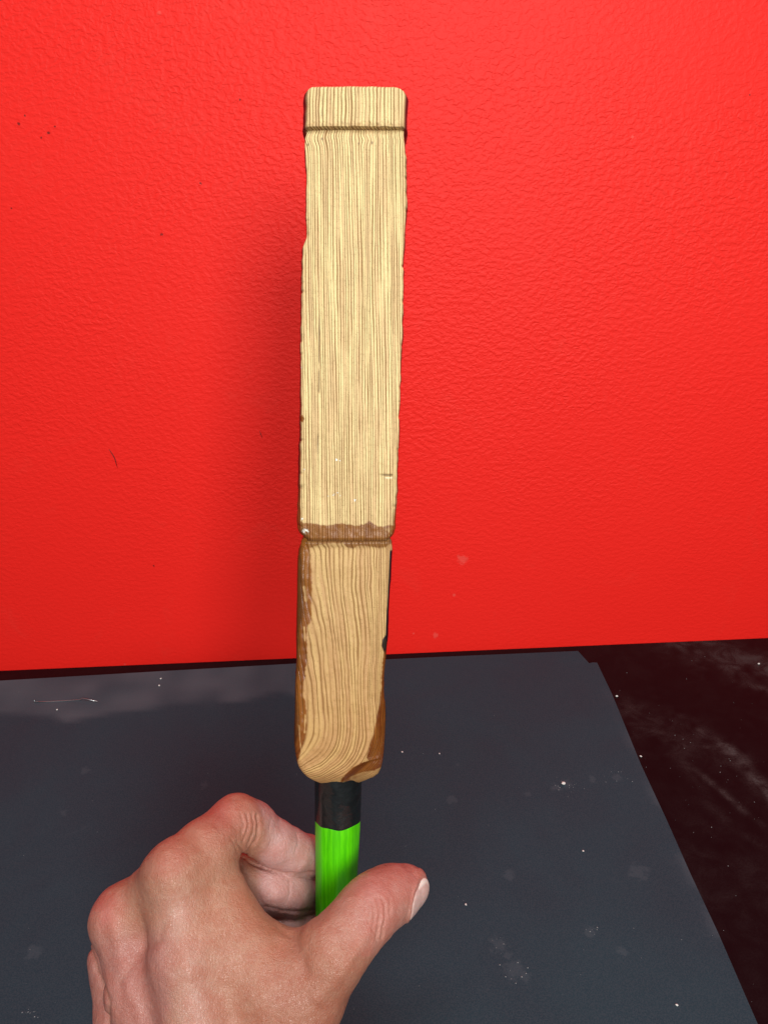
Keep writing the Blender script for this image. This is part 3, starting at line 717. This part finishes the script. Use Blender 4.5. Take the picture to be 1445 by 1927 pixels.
def mesh_sdf(fn, lo, hi, h, B=8):
    n = np.ceil((hi-lo)/(h*B)).astype(int)
    g = [lo[a]+(np.arange(n[a])+.5)*h*B for a in range(3)]
    C = np.stack(np.meshgrid(*g, indexing='ij'), -1).reshape(-1, 3)
    dc = fn(C).reshape(n)
    S = np.repeat(np.repeat(np.repeat(np.sign(dc)*1.0, B, 0), B, 1), B, 2).astype(np.float32)*h
    act = np.argwhere(np.abs(dc) < h*B*1.25)
    loc = (np.stack(np.meshgrid(*[np.arange(B)]*3, indexing='ij'), -1).reshape(-1, 3))
    for k0 in range(0, len(act), 400):
        A = act[k0:k0+400]; idx = (A[:, None]*B+loc[None]).reshape(-1, 3)
        S[idx[:, 0], idx[:, 1], idx[:, 2]] = fn(lo+(idx+.5)*h)
    # surface nets
    s = S < 0
    cnt = sum(s[i:s.shape[0]-1+i, j:s.shape[1]-1+j, k:s.shape[2]-1+k].astype(np.int8) for i in (0, 1) for j in (0, 1) for k in (0, 1))
    cells = np.argwhere((cnt > 0) & (cnt < 8)); vid = np.full(cnt.shape, -1, np.int64); vid[tuple(cells.T)] = np.arange(len(cells))
    acc = np.zeros((len(cells), 3)); num = np.zeros(len(cells))
    cor = [(i, j, k) for i in (0, 1) for j in (0, 1) for k in (0, 1)]
    for a in cor:
        for ax in range(3):
            if a[ax] == 1: continue
            b = list(a); b[ax] = 1
            va = S[tuple((cells+a).T)]; vb = S[tuple((cells+b).T)]; m = (va < 0) != (vb < 0)
            t = va/(va-vb+1e-20); pt = np.array(a)+np.outer(t, np.array(b)-np.array(a))
            acc[m] += pt[m]; num[m] += 1
    V = lo+(cells+acc/num[:, None]+.5)*h
    faces = []
    for ax in range(3):
        o = [1, 2, 0][ax], [2, 0, 1][ax]
        sl0 = [slice(None)]*3; sl1 = [slice(None)]*3; sl0[ax] = slice(0, -1); sl1[ax] = slice(1, None)
        a = s[tuple(sl0)]; b = s[tuple(sl1)]; e = np.argwhere(a != b)
        e = e[(e[:, o[0]] > 0) & (e[:, o[1]] > 0)]
        e = e[np.all(e < np.array(cnt.shape), 1)]
        f0 = a[tuple(e.T)]
        def c(du, dv):
            q = e.copy(); q[:, o[0]] -= du; q[:, o[1]] -= dv; return vid[tuple(q.T)]
        Q = np.stack([c(1, 1), c(0, 1), c(0, 0), c(1, 0)], 1); Q[~f0] = Q[~f0][:, ::-1]; faces.append(Q)
    Fq = np.vstack(faces); Fq = Fq[(Fq >= 0).all(1)]
    return V, Fq
import time; t0 = time.time()
lo = np.array([-0.125, 0.095, 0.185]); hi = np.array([0.035, 0.285, 0.350])
VH, FH = mesh_sdf(hand_sdf, lo, hi, 0.00062)
def sdf_normal(p, e=0.0004):
    g = np.stack([hand_sdf(p+np.eye(3)[a]*e)-hand_sdf(p-np.eye(3)[a]*e) for a in range(3)], 1)
    return g/(np.linalg.norm(g, axis=1)[:, None]+1e-12)
NH = sdf_normal(VH)
hp = VH[:, 0]/VH[:, 2]*F+CX; hq = VH[:, 1]/VH[:, 2]*F+CY; hz = VH[:, 2]
front = ss(0.15, -0.15, NH[:, 2]) if False else ss(-0.15, 0.15, -NH[:, 2])
# skin folds: (photo polyline, width px, depth mm, depth window)
folds = [
 ([(455, 1608), (470, 1622), (499, 1635), (530, 1643), (560, 1645), (592, 1642)], 2.6, 0.65, .28, .33),
 ([(500, 1706), (530, 1714), (560, 1716), (592, 1712)], 2.6, 0.55, .28, .33),
 ([(484, 1535), (488, 1555), (484, 1580), (470, 1600), (462, 1612)], 2.6, 0.9, .25, .33),
 ([(474, 1530), (479, 1552), (476, 1572), (466, 1592)], 1.9, 0.55, .25, .33),
 ([(464, 1530), (469, 1550), (465, 1570), (458, 1586)], 1.9, 0.5, .25, .33),
 ([(455, 1535), (459, 1552), (455, 1568)], 1.9, 0.45, .25, .33),
 ([(446, 1585), (458, 1600), (459, 1634)], 2.2, 0.5, .25, .33),
 ([(434, 1578), (442, 1588), (450, 1610)], 2.0, 0.3, .25, .33),
 ([(560, 1570), (562, 1590), (556, 1606)], 1.8, 0.3, .29, .33),
 ([(512, 1540), (506, 1562), (496, 1590)], 1.8, 0.28, .29, .33),
 ([(521, 1552), (512, 1575), (505, 1592)], 1.6, 0.2, .29, .33),
 ([(545, 1658), (546, 1680), (540, 1700)], 2.0, 0.3, .29, .33),
 ([(718, 1690), (724, 1705), (725, 1725), (721, 1745), (718, 1765)], 2.2, 0.45, .25, .30),
 ([(708, 1690), (713, 1706), (714, 1725), (711, 1745), (708, 1768)], 2.2, 0.5, .25, .30),
 ([(699, 1696), (704, 1712), (704, 1730), (701, 1750)], 2.0, 0.35, .25, .30),
 ([(731, 1688), (734, 1700), (733, 1718)], 1.8, 0.3, .25, .30),
 ([(690, 1704), (694, 1718), (694, 1734)], 1.8, 0.22, .25, .30),
 ([(170, 1786), (180, 1820), (195, 1855), (205, 1885), (203, 1930)], 3.6, 0.9, .24, .33),
 ([(530, 1738), (545, 1756), (556, 1776), (566, 1800), (574, 1830)], 12, 0.8, .22, .30),
 ([(462, 1640), (482, 1682), (505, 1716)], 4, 0.3, .25, .30),
 ([(225, 1850), (262, 1795), (300, 1770)], 9, 0.5, .22, .30),
]
disp = np.zeros(len(VH)); wrk = np.zeros(len(VH))
wob = vnoise(np.stack([hp/9, hq/9, hz*300], 1), 71)
for pl_, wd, dep, z0, z1 in folds:
    d = polydist(hp+wob*1.2, hq+wob*1.2, pl_); m = np.exp(-(d/wd)**2)*front*((hz > z0) & (hz < z1))
    disp -= m*dep*mm; wrk = np.maximum(wrk, m*min(1, dep))
# tendons and veins: raised cords on the back of the hand
cords = [([(318, 1650), (338, 1760), (362, 1880), (385, 1980)], 24, 0.5), ([(212, 1740), (240, 1850), (290, 1990)], 12, 0.6),
         ([(690, 1760), (640, 1835), (600, 1880)], 12, 0.5)]
for pl_, wd, dep in cords:
    d = polydist(hp, hq, pl_); disp += np.exp(-(d/wd)**2)*front*(hz < .285)*dep*mm
disp += 0.00022*vnoise(VH*170, 72)+0.00012*vnoise(VH*420, 73)
# nail bed of the thumb
ipj, tip = P(703, 1703, .275), P(766, 1669, .286)
ax_ = (tip-ipj)/np.linalg.norm(tip-ipj); nrm = np.array([0.26, 0.32, -0.90]); nrm -= ax_*(nrm@ax_); nrm /= np.linalg.norm(nrm)
tr_ = np.cross(ax_, nrm)
def nail_local(p): q = p-tip; return q@ax_, q@tr_, q@nrm
s_, t_, n_ = nail_local(VH)
NS0, NS1, NW = -7.6, 6.4, 6.6
er = np.sqrt((np.abs((s_*1000-(NS0+NS1)/2)/((NS1-NS0)/2)))**2.6+(np.abs(t_*1000/NW))**2.6)
rim = np.exp(-((er-1.14)/0.13)**2)*(n_ > 0)*(np.linalg.norm(VH-tip, axis=1) < .02)*(s_*1000 < 6)
disp += rim*0.00055
VD = VH+NH*disp[:, None]
# tone, stored on the skin
tan = np.array([0.385, 0.185, 0.122]); red = np.array([0.43, 0.150, 0.118]); pink = np.array([0.49, 0.275, 0.25]); pale = np.array([0.47, 0.285, 0.235])
tone = np.tile(tan, (len(VH), 1))
def blend(m, c): 
    global tone
    m = np.clip(m, 0, 1)[:, None]; tone = tone*(1-m)+c*m
def near(x, y, r): return np.exp(-((hp-x)**2+(hq-y)**2)/r**2)
ln = vnoise(VH*90, 75)*.5+vnoise(VH*260, 76)*.3
blend(near(440, 1700, 120)*.5*(hz < .28), np.array([0.40, 0.215, 0.130]))
blend(ss(.5, .95, near(310, 1618, 62))*.6*(1+1.6*ln), red); blend(ss(.3, .95, near(190, 1712, 62))*.65*(1+1.6*ln), red)
blend(near(430, 1520, 60)*.65*(1+ln), red)
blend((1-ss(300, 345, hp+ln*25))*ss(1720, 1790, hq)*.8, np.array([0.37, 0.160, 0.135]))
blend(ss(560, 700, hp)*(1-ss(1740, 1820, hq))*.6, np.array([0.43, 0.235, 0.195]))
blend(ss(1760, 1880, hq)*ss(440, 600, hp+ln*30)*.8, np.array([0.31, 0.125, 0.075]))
fing = ss(474, 500, hp)*ss(.286, .292, hz)*(hq < 1780); blend(fing*.95, pink)
blend(ss(640, 700, hp)*(hq < 1800)*.35*(1+ln), red)
blend(near(690, 1665, 40)*.45+near(765, 1640, 40)*.35, np.array([0.46, 0.18, 0.155]))
blend((np.exp(-((hp-(322+(hq-1614)*.15))/38)**2)*ss(1640, 1720, hq)*(hz < .28))*.5*(1+.7*ln), pale)  # sheen down the back of the hand, painted as a paler stripe
blend(ss(.2, .9, wrk)*.45, np.array([0.34, 0.15, 0.10]))
blend(ss(.55, .75, ln)*.3, red)
for fx, fy in [(441, 1793), (425, 1800), (520, 1838), (330, 1905), (560, 1870)]: blend(near(fx, fy, 3.2)*.45*(hz < .28), np.array([0.32, 0.13, 0.08]))
oc = VD.mean(0); oc = P(400, 1850, .28)
skin = mat_skin()
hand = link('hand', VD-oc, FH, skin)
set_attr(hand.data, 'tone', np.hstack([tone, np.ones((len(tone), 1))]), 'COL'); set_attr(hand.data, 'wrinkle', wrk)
hand.matrix_world = CAMF @ Matrix.Translation(Vector(oc))
tag(hand, label='bare left hand pinching the green handle between thumb and curled fingers', category='hand')
# thumbnail: a curved plate set on the tip
NSg, NTg = 26, 22
vn = []
def march(q0):
    pts_ = q0.copy()
    for _ in range(60):
        d = hand_sdf(pts_); pts_ = pts_-nrm*np.clip(d, -.002, .002)[:, None]*.8
    return pts_
uu = np.linspace(-1, 1, NSg); tt = np.linspace(-1, 1, NTg)
A, Bq = np.meshgrid(uu, tt, indexing='ij')
xs_ = A*np.sqrt(1-Bq**2/2); ys_ = Bq*np.sqrt(1-A**2/2)          # disc
nr = (np.abs(xs_)**2+np.abs(ys_)**2)**.5
sq = nr/np.maximum((np.abs(xs_)**3+np.abs(ys_)**3)**(1/3), 1e-6); xs_ = xs_*np.where(nr > 0, sq, 1); ys_ = ys_*np.where(nr > 0, sq, 1)
S_ = ((NS0+NS1)/2+xs_*(NS1-NS0)/2)*mm; T_ = ys_*NW*mm
q0 = tip+S_.reshape(-1, 1)*ax_+T_.reshape(-1, 1)*tr_+nrm*0.010
pm = march(q0)
h_ = (pm-tip)@nrm
# flatten along the length so that the plate stays a nail, not a shell round the tip
hs = 7.9-0.028*np.clip(S_.ravel()*1000+0, 0, 20)**2*1.3-0.062*(T_.ravel()*1000)**2
hn = np.maximum(h_*.7+hs*mm*.3, h_)+0.00042-0.0006*ss(.9, 1.0, nr.ravel())*(A.ravel() < .3)
pn = tip+S_.reshape(-1, 1)*ax_+T_.reshape(-1, 1)*tr_+nrm*hn[:, None]
nv = len(pn); allv = np.vstack([pn, pn-nrm*0.0009])
fc = []
I = np.arange(nv).reshape(NSg, NTg)
for i in range(NSg-1):
    for j in range(NTg-1):
        fc.append((I[i, j], I[i, j+1], I[i+1, j+1], I[i+1, j])); fc.append((nv+I[i+1, j], nv+I[i+1, j+1], nv+I[i, j+1], nv+I[i, j]))
ring = list(I[0, :])+list(I[1:, -1])+list(I[-1, ::-1][1:])+list(I[::-1, 0][1:-1])
for a, b in zip(ring, ring[1:]+ring[:1]): fc.append((b, a, nv+a, nv+b))
def mat_nail():
    t = NT('nail'); f = t.attr('free').outputs['Fac']; v = t.obj()
    c = t.mix(f, (0.50, 0.33, 0.29), (0.66, 0.60, 0.53))
    t.put(t.b.inputs['Base Color'], t.mix(t.rng(t.noise(v, 700, 2), .4, .7, 0, .2), c, (0.75, 0.58, 0.52)))
    t.put(t.b.inputs['Roughness'], 0.34); t.put(t.b.inputs['Subsurface Weight'], 0.15); t.put(t.b.inputs['Subsurface Scale'], 0.001)
    return t.m
nail = link('thumbnail', allv-oc, [tuple(int(k) for k in f_) for f_ in fc], mat_nail(), hand)
fr = np.tile(ss(0.80, 0.92, nr.ravel()*(xs_.ravel() > -.2)+0*nr.ravel()), 2)*1.0
set_attr(nail.data, 'free', fr)
nail.data.update()
print('hand', len(VH), time.time()-t0)
